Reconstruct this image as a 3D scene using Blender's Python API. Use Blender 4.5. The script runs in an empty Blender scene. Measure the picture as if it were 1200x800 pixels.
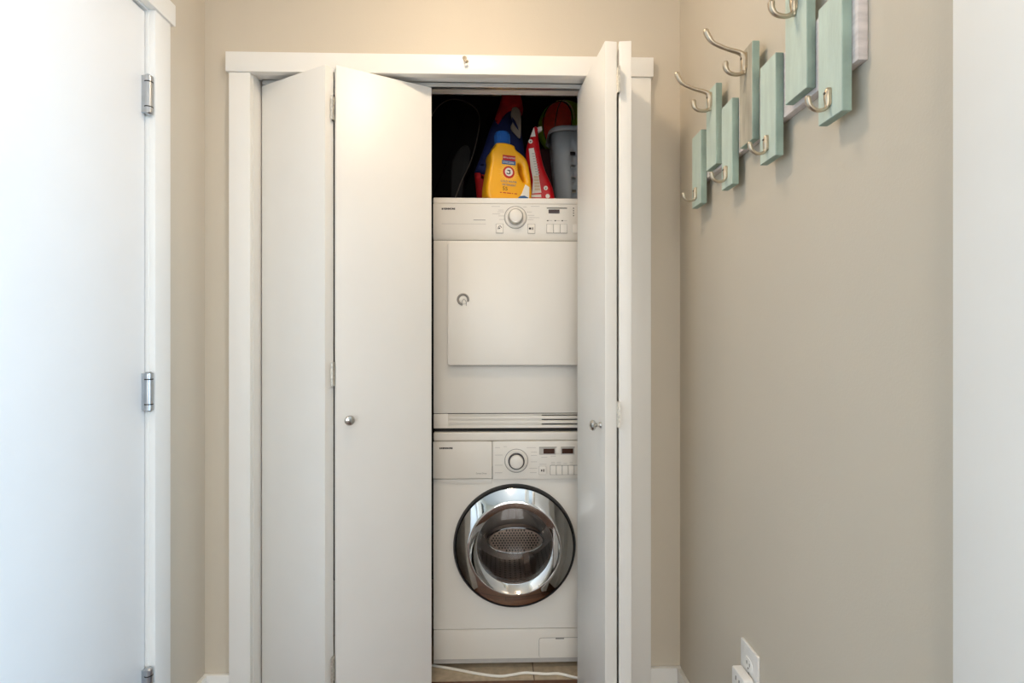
import bpy, bmesh, math, random
from mathutils import Vector, Matrix
random.seed(4)
C = bpy.context.scene.collection
scene = bpy.context.scene
PI = math.pi

# ------------------------------------------------------------------ camera, world, daylight, exposure
F, CAMY, CAMZ, YAW = 590.0, -1.62, 1.2, math.radians(1.45)
cam_data = bpy.data.cameras.new('camera')
cam_data.sensor_width = 36.0
cam_data.lens = F / 1200 * 36
cam_data.clip_start = 0.02
cam = bpy.data.objects.new('camera', cam_data); C.objects.link(cam)
cam.location = (0, CAMY, CAMZ)
cam.rotation_euler = (PI / 2, 0, -YAW)
scene.camera = cam

world = bpy.data.worlds.new('daylight_sky'); scene.world = world
world.use_nodes = True
world.node_tree.nodes['Background'].inputs[0].default_value = (0.75, 0.87, 1.0, 1)
world.node_tree.nodes['Background'].inputs[1].default_value = 1.0

def area(name, loc, rot, sx, sy, power, col):
    l = bpy.data.lights.new(name, 'AREA'); l.shape = 'RECTANGLE'; l.size = sx; l.size_y = sy
    l.energy = power; l.color = col
    o = bpy.data.objects.new(name, l); C.objects.link(o); o.location = loc; o.rotation_euler = rot
    return o
# daylight entering through the windows of the wider room behind the camera
DAY = (0.60, 0.80, 1.0)
area('window_daylight', (0.0, -5.17, 1.45), (PI / 2, 0, 0), 2.0, 1.7, 56, (1.0, 0.96, 0.92))
area('window_daylight', (2.72, -2.7, 1.35), (PI / 2, 0, PI / 2), 2.9, 1.8, 345, (0.50, 0.74, 1.0))  # unseen side window, added to throw blue light on the left door
area('window_daylight', (-2.72, -3.3, 1.35), (PI / 2, 0, -PI / 2), 2.9, 1.8, 38, (0.46, 0.72, 1.0))  # unseen side window, added to light the right casing and bifold
LAMP_STRENGTH = 60.0

vs = scene.view_settings
vs.view_transform = 'Standard'; vs.look = 'None'; vs.gamma = 1.0; vs.use_curve_mapping = False
vs.exposure = 0.09

# ------------------------------------------------------------------ pixel helpers (a pixel gives a direction, a surface gives the distance)
def ray(px, py):
    u = (px - 600) / F; v = (400 - py) / F
    return (math.sin(YAW) + u * math.cos(YAW), math.cos(YAW) - u * math.sin(YAW), v)
def onY(px, py, Y):
    d = ray(px, py); t = (Y - CAMY) / d[1]
    return Vector((d[0] * t, Y, CAMZ + d[2] * t))

# ------------------------------------------------------------------ materials
MATS = {}
def s2l(c): return tuple((x / 12.92 if x <= 0.04045 else ((x + 0.055) / 1.055) ** 2.4) for x in c)
def rgb(r, g, b): return s2l((r / 255, g / 255, b / 255))
def mat(name, col, rough=0.5, metal=0.0, var=0.03, scale=8.0, bump=0.0, bscale=200.0, coat=0.0, stretch=None, spec=0.5):
    m = bpy.data.materials.new(name); m.use_nodes = True
    nt = m.node_tree; b = nt.nodes['Principled BSDF']
    b.inputs['Roughness'].default_value = rough; b.inputs['Metallic'].default_value = metal
    b.inputs['Coat Weight'].default_value = coat; b.inputs['Coat Roughness'].default_value = 0.08
    b.inputs['Specular IOR Level'].default_value = spec
    tc = nt.nodes.new('ShaderNodeTexCoord')
    src = tc.outputs['Object']
    if stretch:
        mp = nt.nodes.new('ShaderNodeMapping'); mp.inputs['Scale'].default_value = stretch
        nt.links.new(src, mp.inputs['Vector']); src = mp.outputs['Vector']
    n = nt.nodes.new('ShaderNodeTexNoise'); n.inputs['Scale'].default_value = scale; n.inputs['Detail'].default_value = 4
    nt.links.new(src, n.inputs['Vector'])
    r = nt.nodes.new('ShaderNodeValToRGB')
    lo = tuple(max(0, c * (1 - var)) for c in col); hi = tuple(min(1, c * (1 + var)) for c in col)
    r.color_ramp.elements[0].color = (*lo, 1); r.color_ramp.elements[1].color = (*hi, 1)
    r.color_ramp.elements[0].position = 0.3; r.color_ramp.elements[1].position = 0.7
    nt.links.new(n.outputs['Fac'], r.inputs['Fac']); nt.links.new(r.outputs['Color'], b.inputs['Base Color'])
    if bump:
        n2 = nt.nodes.new('ShaderNodeTexNoise'); n2.inputs['Scale'].default_value = bscale; n2.inputs['Detail'].default_value = 2
        nt.links.new(src, n2.inputs['Vector'])
        bp = nt.nodes.new('ShaderNodeBump'); bp.inputs['Strength'].default_value = bump; bp.inputs['Distance'].default_value = 0.002
        nt.links.new(n2.outputs['Fac'], bp.inputs['Height']); nt.links.new(bp.outputs['Normal'], b.inputs['Normal'])
    MATS[name] = m
    return m
M_wall = mat('wall_paint', rgb(208, 198, 181), 0.6, var=0.012, scale=3, bump=0.12, bscale=260)
M_ceil = mat('ceiling_paint', rgb(235, 232, 226), 0.8, var=0.01, bump=0.2)
M_trim = mat('white_trim_paint', rgb(240, 238, 233), 0.35, var=0.01, bump=0.05, bscale=90)
M_door = mat('white_door_paint', rgb(240, 239, 237), 0.38, var=0.008, bump=0.04, bscale=120)
M_panel = mat('white_panel_paint', rgb(238, 236, 231), 0.36, var=0.01, bump=0.05, bscale=120)
M_closet = mat('closet_painted_shade', (0.012, 0.010, 0.009), 0.8, var=0.1)  # deep closet shade put into the wall colour as near-black
M_tile = mat('beige_tile', rgb(186, 170, 146), 0.45, var=0.16, scale=40, bump=0.1)
M_grout = mat('grout', rgb(96, 84, 70), 0.9)
M_strip = mat('brown_wood_strip', rgb(104, 66, 40), 0.4, var=0.25, scale=10, stretch=(1, 12, 12))
M_white = mat('appliance_white', rgb(238, 234, 226), 0.34, var=0.008, coat=0.0)
M_white2 = mat('appliance_white_plastic', rgb(236, 231, 222), 0.38, var=0.01)
M_kick = mat('appliance_base_grey', rgb(188, 184, 180), 0.45, var=0.05, scale=30)
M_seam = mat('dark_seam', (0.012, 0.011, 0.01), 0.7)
M_black = mat('black_plastic', (0.012, 0.012, 0.013), 0.4)
M_rubber = mat('grey_rubber', (0.05, 0.05, 0.053), 0.55)
M_chrome = mat('polished_chrome', (0.80, 0.79, 0.77), 0.05, 1.0, var=0.01)
M_nickel = mat('satin_nickel', (0.52, 0.50, 0.46), 0.28, 1.0, var=0.04, scale=60)
M_knob = mat('brushed_knob', (0.60, 0.59, 0.56), 0.2, 1.0, var=0.03)
M_hinge = mat('steel_hinge', (0.50, 0.52, 0.54), 0.3, 1.0, var=0.05, scale=50)
M_lhinge = mat('zinc_hinge', (0.72, 0.69, 0.62), 0.45, 0.8, var=0.2, scale=150)
M_track = mat('galvanised_track', (0.62, 0.65, 0.67), 0.35, 1.0, var=0.05)
M_brass = mat('champagne_bronze_hook', (0.56, 0.48, 0.37), 0.36, 1.0, var=0.06, scale=80)
M_grey = mat('grey_print', rgb(150, 146, 140), 0.6)
M_lgrey = mat('light_grey_print', rgb(196, 191, 184), 0.6)
M_disp = mat('brown_display', rgb(66, 40, 30), 0.12)
M_ink = mat('dark_ink', rgb(40, 36, 34), 0.6)
M_yellow = mat('yellow_plastic', rgb(252, 182, 30), 0.3, var=0.03, coat=0.2)
M_bcap = mat('blue_cap_plastic', rgb(34, 92, 170), 0.35)
M_redp = mat('red_print', rgb(196, 30, 36), 0.45)
M_redbag = mat('red_foil', rgb(206, 24, 34), 0.3, var=0.1, scale=30, bump=0.35, bscale=45)
M_bluep = mat('blue_print', rgb(58, 104, 158), 0.5)
M_whitep = mat('white_print', rgb(240, 236, 228), 0.5)
M_paleyellow = mat('pale_yellow_print', rgb(252, 214, 120), 0.4)
M_navy = mat('navy_fabric', rgb(22, 38, 98), 0.75, var=0.2, scale=25, bump=0.5, bscale=40)
M_redf = mat('red_fabric', rgb(198, 22, 28), 0.75, var=0.2, scale=25, bump=0.5, bscale=40)
M_patch = mat('grey_patch', rgb(168, 160, 150), 0.6, var=0.06)
M_basket = mat('grey_basket_plastic', rgb(172, 177, 180), 0.42, var=0.02)
M_green = mat('lime_rubber', rgb(158, 190, 52), 0.6, var=0.1, scale=60, bump=0.3, bscale=220)
M_ballred = mat('red_rubber', rgb(226, 66, 44), 0.6, var=0.1, scale=60, bump=0.3, bscale=220)
M_carton = mat('dark_red_card', (0.035, 0.003, 0.003), 0.8)
M_cream = mat('cream_cloth', rgb(226, 206, 176), 0.9, var=0.1, bump=0.4)
M_cloth = mat('white_cloth', rgb(236, 234, 230), 0.9, var=0.06, bump=0.4)
M_darkmesh = mat('black_mesh_fabric', (0.005, 0.0045, 0.004), 0.9, spec=0.2)
M_wire = mat('dark_wire', (0.10, 0.085, 0.07), 0.5)
M_darkcase = mat('charcoal_case', (0.008, 0.0075, 0.007), 0.7, spec=0.3)
M_mint = mat('mint_painted_wood', rgb(196, 211, 199), 0.6, var=0.07, scale=9, bump=0.25, bscale=40, stretch=(1, 6, 1))
M_mintedge = mat('worn_mint_edge', rgb(158, 178, 165), 0.7, var=0.22, scale=14, bump=0.4, bscale=50)
M_barn = mat('weathered_grey_wood', rgb(178, 170, 152), 0.75, var=0.22, scale=12, bump=0.5, bscale=40, stretch=(1, 5, .8))
M_wash = mat('whitewashed_wood', rgb(226, 216, 212), 0.7, var=0.14, scale=14, bump=0.4, stretch=(1, 1, 6))
M_cord = mat('white_cord_rubber', rgb(240, 236, 226), 0.45)
M_plate = mat('white_wall_plate', rgb(242, 240, 236), 0.3)

def wood_floor():
    m = bpy.data.materials.new('brown_wood_floor'); m.use_nodes = True; nt = m.node_tree; b = nt.nodes['Principled BSDF']
    tc = nt.nodes.new('ShaderNodeTexCoord')
    br = nt.nodes.new('ShaderNodeTexBrick'); br.inputs['Scale'].default_value = 1
    br.inputs['Brick Width'].default_value = 1.1; br.inputs['Row Height'].default_value = 0.125; br.inputs['Mortar Size'].default_value = 0.002
    br.inputs['Color1'].default_value = (*rgb(112, 70, 44), 1); br.inputs['Color2'].default_value = (*rgb(92, 56, 36), 1)
    br.inputs['Mortar'].default_value = (*rgb(40, 26, 18), 1)
    mp = nt.nodes.new('ShaderNodeMapping'); mp.inputs['Scale'].default_value = (2, 30, 1)
    n = nt.nodes.new('ShaderNodeTexNoise'); n.inputs['Scale'].default_value = 3; n.inputs['Detail'].default_value = 6
    mx = nt.nodes.new('ShaderNodeMix'); mx.data_type = 'RGBA'; mx.blend_type = 'MULTIPLY'; mx.inputs[0].default_value = 0.5
    L = nt.links.new
    L(tc.outputs['Object'], br.inputs['Vector']); L(tc.outputs['Object'], mp.inputs['Vector']); L(mp.outputs['Vector'], n.inputs['Vector'])
    L(br.outputs['Color'], mx.inputs[6]); L(n.outputs['Color'], mx.inputs[7]); L(mx.outputs[2], b.inputs['Base Color'])
    b.inputs['Roughness'].default_value = 0.35
    return m
M_floor = wood_floor()

def clear_glass(name, tint, gloss=0.12, fk=1.0):
    m = bpy.data.materials.new(name); m.use_nodes = True; nt = m.node_tree; nt.nodes.clear()
    o = nt.nodes.new('ShaderNodeOutputMaterial'); t = nt.nodes.new('ShaderNodeBsdfTransparent'); g = nt.nodes.new('ShaderNodeBsdfGlossy')
    t.inputs[0].default_value = (*tint, 1); g.inputs['Roughness'].default_value = 0.02
    fr = nt.nodes.new('ShaderNodeFresnel'); fr.inputs[0].default_value = 1.5
    ad = nt.nodes.new('ShaderNodeMath'); ad.operation = 'MULTIPLY_ADD'; ad.inputs[1].default_value = fk; ad.inputs[2].default_value = gloss - 0.04 * fk
    ad.use_clamp = True
    mx = nt.nodes.new('ShaderNodeMixShader'); L = nt.links.new
    L(fr.outputs[0], ad.inputs[0]); L(ad.outputs[0], mx.inputs[0]); L(t.outputs[0], mx.inputs[1]); L(g.outputs[0], mx.inputs[2]); L(mx.outputs[0], o.inputs[0])
    return m
M_glass = clear_glass('washer_door_glass', (0.92, 0.92, 0.92), 0.03)
M_bowl = clear_glass('washer_bowl_glass', (0.85, 0.84, 0.83), 0.02, 0.25)
M_pane = clear_glass('window_glass', (0.97, 0.98, 0.98), 0.04)

def drum_mat():
    # steel with rows of drain holes laid along the drum's own unwrapped coordinates
    m = bpy.data.materials.new('perforated_steel'); m.use_nodes = True; nt = m.node_tree; b = nt.nodes['Principled BSDF']; L = nt.links.new
    uv = nt.nodes.new('ShaderNodeTexCoord')
    mp = nt.nodes.new('ShaderNodeMapping'); mp.inputs['Scale'].default_value = (64, 14, 1); L(uv.outputs['UV'], mp.inputs['Vector'])
    fr = nt.nodes.new('ShaderNodeVectorMath'); fr.operation = 'FRACTION'; L(mp.outputs[0], fr.inputs[0])
    su = nt.nodes.new('ShaderNodeVectorMath'); su.operation = 'SUBTRACT'; su.inputs[1].default_value = (0.5, 0.5, 0); L(fr.outputs[0], su.inputs[0])
    ln = nt.nodes.new('ShaderNodeVectorMath'); ln.operation = 'LENGTH'; L(su.outputs[0], ln.inputs[0])
    gt = nt.nodes.new('ShaderNodeMath'); gt.operation = 'GREATER_THAN'; gt.inputs[1].default_value = 0.22; L(ln.outputs['Value'], gt.inputs[0])
    mx = nt.nodes.new('ShaderNodeMix'); mx.data_type = 'RGBA'; mx.inputs[6].default_value = (0.01, 0.01, 0.01, 1); mx.inputs[7].default_value = (0.36, 0.32, 0.29, 1)
    L(gt.outputs[0], mx.inputs[0]); L(mx.outputs[2], b.inputs['Base Color'])
    b.inputs['Metallic'].default_value = 0.9; b.inputs['Roughness'].default_value = 0.42
    return m
M_drum = drum_mat()
M_steel = mat('brushed_steel', (0.42, 0.36, 0.32), 0.36, 1.0, var=0.08, scale=20)

# ------------------------------------------------------------------ mesh helpers
ORG = {}
def NB(): return bmesh.new()
def box(bm, x0, x1, y0, y1, z0, z1, bev=0.0, seg=2):
    vs_ = [bm.verts.new((x, y, z)) for x in (x0, x1) for y in (y0, y1) for z in (z0, z1)]
    fs = [(0, 1, 3, 2), (4, 6, 7, 5), (0, 4, 5, 1), (2, 3, 7, 6), (0, 2, 6, 4), (1, 5, 7, 3)]
    f = [bm.faces.new([vs_[i] for i in q]) for q in fs]
    if bev > 0:
        ed = list({e for q in f for e in q.edges})
        bmesh.ops.bevel(bm, geom=ed, offset=bev, segments=seg, profile=0.6, affect='EDGES')
    return bm
def rbox(bm, x0, x1, y0, y1, z0, z1, r, bev=0.002, n=5, axis='Y'):
    """slab with rounded outline corners (outline in XZ, thickness along Y; or XY with thickness Z)"""
    pts = []
    if axis == 'Y': a0, a1, b0, b1 = x0, x1, z0, z1
    else: a0, a1, b0, b1 = x0, x1, y0, y1
    for cx, cy, st in ((a1 - r, b1 - r, 0), (a0 + r, b1 - r, PI / 2), (a0 + r, b0 + r, PI), (a1 - r, b0 + r, 1.5 * PI)):
        for i in range(n + 1):
            t = st + i * PI / 2 / n; pts.append((cx + r * math.cos(t), cy + r * math.sin(t)))
    return prism(bm, pts, y0, y1, axis, bev) if axis == 'Y' else prism(bm, pts, z0, z1, axis, bev)
def prism(bm, pts, d0, d1, axis='Y', bev=0.0, seg=2):
    def P(p, d): return (p[0], d, p[1]) if axis == 'Y' else ((p[0], p[1], d) if axis == 'Z' else (d, p[0], p[1]))
    A = [bm.verts.new(P(p, d0)) for p in pts]; B = [bm.verts.new(P(p, d1)) for p in pts]
    fa = bm.faces.new(A); fb = bm.faces.new(B[::-1]); n = len(pts)
    fs = [fa, fb]
    for i in range(n): fs.append(bm.faces.new((A[i], B[i], B[(i + 1) % n], A[(i + 1) % n])))
    bmesh.ops.recalc_face_normals(bm, faces=fs)
    if bev > 0:
        ed = list(fa.edges) + list(fb.edges)
        bmesh.ops.bevel(bm, geom=ed, offset=bev, segments=seg, profile=0.6, affect='EDGES')
    return bm
def lathe(bm, prof, c=(0, 0, 0), axis='Z', n=48, uv=False):
    """profile of (radius, height) turned about an axis through c"""
    rings = []
    def P(r, h, t):
        a, b = r * math.cos(t), r * math.sin(t)
        if axis == 'Z': v = (a, b, h)
        elif axis == 'Y': v = (a, h, b)
        else: v = (h, a, b)
        return (v[0] + c[0], v[1] + c[1], v[2] + c[2])
    for r, h in prof:
        if r < 1e-6: rings.append([bm.verts.new(P(0, h, 0))])
        else: rings.append([bm.verts.new(P(r, h, 2 * PI * i / n)) for i in range(n)])
    lay = bm.loops.layers.uv.verify() if uv else None
    fs = []
    for k in range(len(rings) - 1):
        a, b = rings[k], rings[k + 1]
        for i in range(n):
            j = (i + 1) % n
            if len(a) == 1 and len(b) == 1: continue
            if len(a) == 1: f = bm.faces.new((a[0], b[i], b[j]))
            elif len(b) == 1: f = bm.faces.new((a[i], b[0], a[j]))
            else:
                f = bm.faces.new((a[i], b[i], b[j], a[j]))
                if uv:
                    w = [(i / n, k / (len(rings) - 1)), (i / n, (k + 1) / (len(rings) - 1)), ((i + 1) / n, (k + 1) / (len(rings) - 1)), ((i + 1) / n, k / (len(rings) - 1))]
                    for lp, q in zip(f.loops, w): lp[lay].uv = q
            fs.append(f)
    bmesh.ops.recalc_face_normals(bm, faces=fs)
    return bm
def smooth_path(pts, sub=5):
    P = [Vector(p) for p in pts]; out = []
    for i in range(len(P) - 1):
        p0, p1, p2, p3 = P[max(i - 1, 0)], P[i], P[i + 1], P[min(i + 2, len(P) - 1)]
        for k in range(sub):
            t = k / sub
            out.append(0.5 * ((2 * p1) + (p2 - p0) * t + (2 * p0 - 5 * p1 + 4 * p2 - p3) * t * t + (3 * p1 - p0 - 3 * p2 + p3) * t ** 3))
    out.append(P[-1]); return out
def tube(bm, pts, rad, n=10, sub=5, closed_ends=True):
    path = smooth_path(pts, sub) if sub > 1 else [Vector(p) for p in pts]
    m = len(path)
    if not hasattr(rad, '__len__'): rad = [rad] * len(pts)
    def R(i):
        u = i / (m - 1) * (len(rad) - 1); k = min(int(u), len(rad) - 2); return rad[k] + (rad[k + 1] - rad[k]) * (u - k)
    rings = []; up = None
    for i, p in enumerate(path):
        t = (path[min(i + 1, m - 1)] - path[max(i - 1, 0)]).normalized()
        if up is None: up = Vector((0, 0, 1)) if abs(t.z) < 0.9 else Vector((0, 1, 0))
        a = (up - t * up.dot(t)).normalized(); b = t.cross(a); up = a
        rings.append([bm.verts.new(p + (a * math.cos(2 * PI * k / n) + b * math.sin(2 * PI * k / n)) * R(i)) for k in range(n)])
    fs = []
    for i in range(m - 1):
        for k in range(n): fs.append(bm.faces.new((rings[i][k], rings[i][(k + 1) % n], rings[i + 1][(k + 1) % n], rings[i + 1][k])))
    if closed_ends:
        for i, s in ((0, -1), (m - 1, 1)):
            t = (path[min(i + 1, m - 1)] - path[max(i - 1, 0)]).normalized()
            r2 = [bm.verts.new(path[i] + t * s * R(i) * 0.6 + (v.co - path[i]) * 0.7) for v in rings[i]]
            c = bm.verts.new(path[i] + t * s * R(i) * 0.95)
            for k in range(n):
                fs.append(bm.faces.new((rings[i][k], rings[i][(k + 1) % n], r2[(k + 1) % n], r2[k])))
                fs.append(bm.faces.new((r2[k], r2[(k + 1) % n], c)))
    bmesh.ops.recalc_face_normals(bm, faces=fs)
    return bm
def sphere(bm, c, r, sx=1, sy=1, sz=1, u=20, v=12):
    bmesh.ops.create_uvsphere(bm, u_segments=u, v_segments=v, radius=r, matrix=Matrix.Translation(c) @ Matrix.Diagonal((sx, sy, sz, 1)))
    return bm
def finish(bm, ang=0.55):
    bm.normal_update()
    for f in bm.faces: f.smooth = True
    for e in bm.edges:
        if len(e.link_faces) == 2 and e.calc_face_angle(0) > ang: e.smooth = False
def obj(name, bm, m, parent=None, local=False):
    finish(bm)
    me = bpy.data.meshes.new(name)
    o = bpy.data.objects.new(name, me); C.objects.link(o)
    if parent is not None:
        o.parent = parent; org = ORG[parent]; ORG[o] = org
        if not local: bmesh.ops.translate(bm, verts=bm.verts, vec=-org)
    else:
        xs = [v.co.x for v in bm.verts]; ys = [v.co.y for v in bm.verts]; zs = [v.co.z for v in bm.verts]
        org = Vector(((min(xs) + max(xs)) / 2, (min(ys) + max(ys)) / 2, min(zs)))
        bmesh.ops.translate(bm, verts=bm.verts, vec=-org); o.location = org; ORG[o] = org
    bm.to_mesh(me); bm.free()
    for mm in (m if isinstance(m, (list, tuple)) else [m]): me.materials.append(mm)
    return o
def tag(o, label=None, cat=None, group=None, kind=None):
    if label: o['label'] = label
    if cat: o['category'] = cat
    if group: o['group'] = group
    if kind: o['kind'] = kind
    return o
def thing(name, label, cat, loc=(0, 0, 0), rz=0.0, group=None, kind=None):
    o = bpy.data.objects.new(name, None); C.objects.link(o); o.empty_display_size = 0.05
    o.location = loc; o.rotation_euler = (0, 0, rz); ORG[o] = Vector(loc)
    return tag(o, label, cat, group, kind)
def struct(name, bm, m, label=None, cat=None): return tag(obj(name, bm, m), label, cat, kind='structure')
def bx(*a, **k): return box(NB(), *a, **k)
def text_bm(s, size, ox, oy, oz, rot=None, xs=1.0, align='LEFT', bold=0.0):
    cu = bpy.data.curves.new('lettering', 'FONT'); cu.body = s; cu.size = size; cu.align_x = align; cu.align_y = 'CENTER'
    cu.extrude = 0.0003; cu.offset = bold
    t = bpy.data.objects.new('lettering', cu); C.objects.link(t)
    me = bpy.data.meshes.new_from_object(t.evaluated_get(bpy.context.evaluated_depsgraph_get()))
    bpy.data.objects.remove(t); bpy.data.curves.remove(cu)
    bm = NB(); bm.from_mesh(me); bpy.data.meshes.remove(me)
    bmesh.ops.transform(bm, verts=bm.verts, matrix=Matrix.Translation((ox, oy, oz)) @ Matrix.Rotation(PI / 2, 4, 'X') @ Matrix.Diagonal((xs, 1, 1, 1)))
    return bm
def curve_bm(splines, extrude, bevel, res=4):
    """solid from a smooth outline (and holes) with rounded edges; outline in XZ, thickness along Y"""
    loops = []
    for q, pts in enumerate(splines):
        sm = smooth_path([(p[0], p[1], 0) for p in pts + pts[:1]], 4)[:-1]
        L = []
        for p in sm:
            v = Vector((p.x, max(p.y, 0.0)))
            if not L or (v - L[-1]).length > 0.0004: L.append(v)
        if (L[0] - L[-1]).length < 0.0004: L.pop()
        ar = sum(L[i].x * L[(i + 1) % len(L)].y - L[(i + 1) % len(L)].x * L[i].y for i in range(len(L)))
        if (ar > 0) != (q == 0): L.reverse()
        loops.append(L)
    bm = NB(); levels = [(bevel * (1 - math.cos(k / res * PI / 2)), extrude + bevel * math.sin(k / res * PI / 2)) for k in range(res + 1)]
    seq = [(i, -d) for i, d in reversed(levels)] + [(i, d) for i, d in levels]
    caps = ([], [])
    for L in loops:
        n = len(L); nr = []
        for i in range(n):
            t = (L[(i + 1) % n] - L[i - 1]).normalized(); nr.append(Vector((-t.y, t.x)))
        rings = [[bm.verts.new((L[i].x + nr[i].x * ins, y, L[i].y + nr[i].y * ins)) for i in range(n)] for ins, y in seq]
        for a, c in zip(rings, rings[1:]):
            for i in range(n): bm.faces.new((a[i], a[(i + 1) % n], c[(i + 1) % n], c[i]))
        for cap, rg in ((0, rings[0]), (1, rings[-1])):
            caps[cap].extend(bm.edges.get((rg[i], rg[(i + 1) % n])) for i in range(n))
    for e in caps: bmesh.ops.triangle_fill(bm, edges=e, use_beauty=True)
    bmesh.ops.recalc_face_normals(bm, faces=bm.faces)
    return bm
def disc(bm, cx, y, cz, r, n=24, r2=None, t=0.0006):
    """thin flat disc (or ring, with r2) facing -Y"""
    if r2 is None: return lathe(bm, [(0, -t), (r, -t), (r, 0)], (cx, y, cz), 'Y', n)
    return lathe(bm, [(r2, 0), (r2, -t), (r, -t), (r, 0)], (cx, y, cz), 'Y', n)

# ------------------------------------------------------------------ room shell
WL, WR = -0.9331, 0.5869           # hall walls
CEIL = 2.44
OL, OR_, OT = -0.7807, 0.4185, 2.0520   # closet opening
WT = 0.12
struct('floor', bx(-2.75, 2.75, -5.2, 0.10, -0.05, 0.0), M_floor)
fc = struct('floor_closet', bx(-1.0, 0.70, 0.10, 1.0, -0.05, -0.003), M_grout)
t0 = 0.4
for i in range(-4, 2):
    for j in range(0, 3):
        x0 = max(0.1244 + i * t0, -0.93) + 0.0015; x1 = min(0.1244 + (i + 1) * t0, 0.60) - 0.0015
        y0 = 0.155 + j * t0 - (0.0 if j else 0.0) + 0.0015; y1 = min(0.155 + (j + 1) * t0, 0.92) - 0.0015
        if x1 - x0 > 0.03: obj('tile', bx(x0, x1, y0, y1, -0.02, 0.0, bev=0.001, seg=1), M_tile, fc)
struct('trim_threshold', bx(OL, OR_, 0.10, 0.155, -0.01, 0.006, bev=0.003), M_strip)
struct('ceiling', bx(-2.75, 2.75, -5.2, 1.05, CEIL, CEIL + 0.06), M_ceil)
J = 0.018
b = NB(); box(b, WL - 0.12, OL - J, 0, WT, 0, CEIL); box(b, OR_ + J, WR + 0.12, 0, WT, 0, CEIL); box(b, OL - J, OR_ + J, 0, WT, OT + J, CEIL)
struct('wall_back', b, M_wall)
# closet interior
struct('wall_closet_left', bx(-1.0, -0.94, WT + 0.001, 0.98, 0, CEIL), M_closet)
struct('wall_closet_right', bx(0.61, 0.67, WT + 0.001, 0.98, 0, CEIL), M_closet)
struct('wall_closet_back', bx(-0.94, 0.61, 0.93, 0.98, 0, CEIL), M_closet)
# left hall wall with the door opening
DH, DW = -0.2610, 0.81                 # hinge edge, width
DN = DH - DW
b = NB(); box(b, WL - 0.12, WL, DH + 0.022, 0.0, 0, CEIL); box(b, WL - 0.12, WL, -1.32, DN - 0.022, 0, CEIL); box(b, WL - 0.12, WL, DN - 0.022, DH + 0.022, 2.105, CEIL)
struct('wall_left', b, M_wall)
# right hall wall with an open doorway beside the camera
RN = -1.1000
b = NB(); box(b, WR, WR + 0.12, RN, 0.0, 0, CEIL); box(b, WR, WR + 0.12, -2.05, RN - 0.83, 0, CEIL); box(b, WR, WR + 0.12, RN - 0.83, RN, 2.08, CEIL)
struct('wall_right', b, M_wall)
# the unseen wider room behind the camera; side windows added to light the hall
LEND = -1.32
struct('wall_return_left', bx(-2.65, WL - 0.12, LEND, LEND + 0.1, 0, CEIL), M_wall)
struct('wall_return_right', bx(WR + 0.12, 2.65, -0.95, -0.85, 0, CEIL), M_wall)
def window_wall(name, wname, horiz, c, a0, a1, w0, w1, z0, z1):
    # horiz: wall runs along X at Y=c..c+.1, else along Y at X=c..c+.1; opening w0..w1, z0..z1 filled by a framed window
    def q(bm, p0, p1, d0, d1, e0, e1): return box(bm, p0, p1, d0, d1, e0, e1) if horiz else box(bm, d0, d1, p0, p1, e0, e1)
    b = NB(); q(b, a0, w0, c, c + .1, 0, CEIL); q(b, w1, a1, c, c + .1, 0, CEIL); q(b, w0, w1, c, c + .1, 0, z0); q(b, w0, w1, c, c + .1, z1, CEIL)
    struct(name, b, M_wall)
    w = thing(wname, None, None, ((w0 + w1) / 2, c + .05, z0) if horiz else (c + .05, (w0 + w1) / 2, z0), kind='structure')
    st = (w1 - w0) / 3
    for k in range(4):
        x = w0 + k * st; obj('window_mullion', q(NB(), max(x - .03, w0), min(x + .03, w1), c + .02, c + .08, z0, z1), M_trim, w)
    for z in (z0, z1 - .05): obj('window_rail', q(NB(), w0, w1, c + .02, c + .08, z, z + .05), M_trim, w)
    for k in range(3): obj('pane', q(NB(), w0 + k * st + .03, w0 + (k + 1) * st - .03, c + .048, c + .052, z0 + .05, z1 - .05), M_pane, w)
window_wall('wall_rear', 'window_1', True, -5.15, -2.65, 2.65, -1.0, 1.0, 0.6, 2.3)
window_wall('wall_rear_right', 'window_2', False, 2.60, -5.05, -0.95, -4.1, -1.3, 0.45, 2.25)
window_wall('wall_rear_left', 'window_3', False, -2.70, -5.05, LEND, -4.7, -1.9, 0.45, 2.25)

# ---- trim: closet casing, jamb, baseboards
struct('trim_1', bx(-0.8488, -0.7827, -0.018, 0, 0, 2.0455, bev=0.002), M_trim)
struct('trim_2', bx(0.4205, 0.4865, -0.018, 0, 0, 2.0455, bev=0.002), M_trim)
struct('trim_3', bx(-0.8562, 0.493, -0.024, 0, 2.0455, 2.1072, bev=0.002), M_trim)
b = NB(); box(b, OL - J, OL, 0, WT, 0, OT); box(b, OR_, OR_ + J, 0, WT, 0, OT); box(b, OL - J, OR_ + J, 0, WT, OT, OT + J)
struct('trim_4', b, M_trim)
def baseboard(name, x0, x1, y0, y1): struct(name, bx(x0, x1, y0, y1, 0, 0.150, bev=0.003), M_trim)
baseboard('baseboard_back', WL, -0.8488, -0.015, 0)
baseboard('baseboard_back_right', 0.4865, WR, -0.015, 0)
baseboard('baseboard_left', WL, WL + 0.015, -0.194, -0.015)
baseboard('baseboard_right', WR - 0.015, WR, -1.0018, -0.015)
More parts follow.
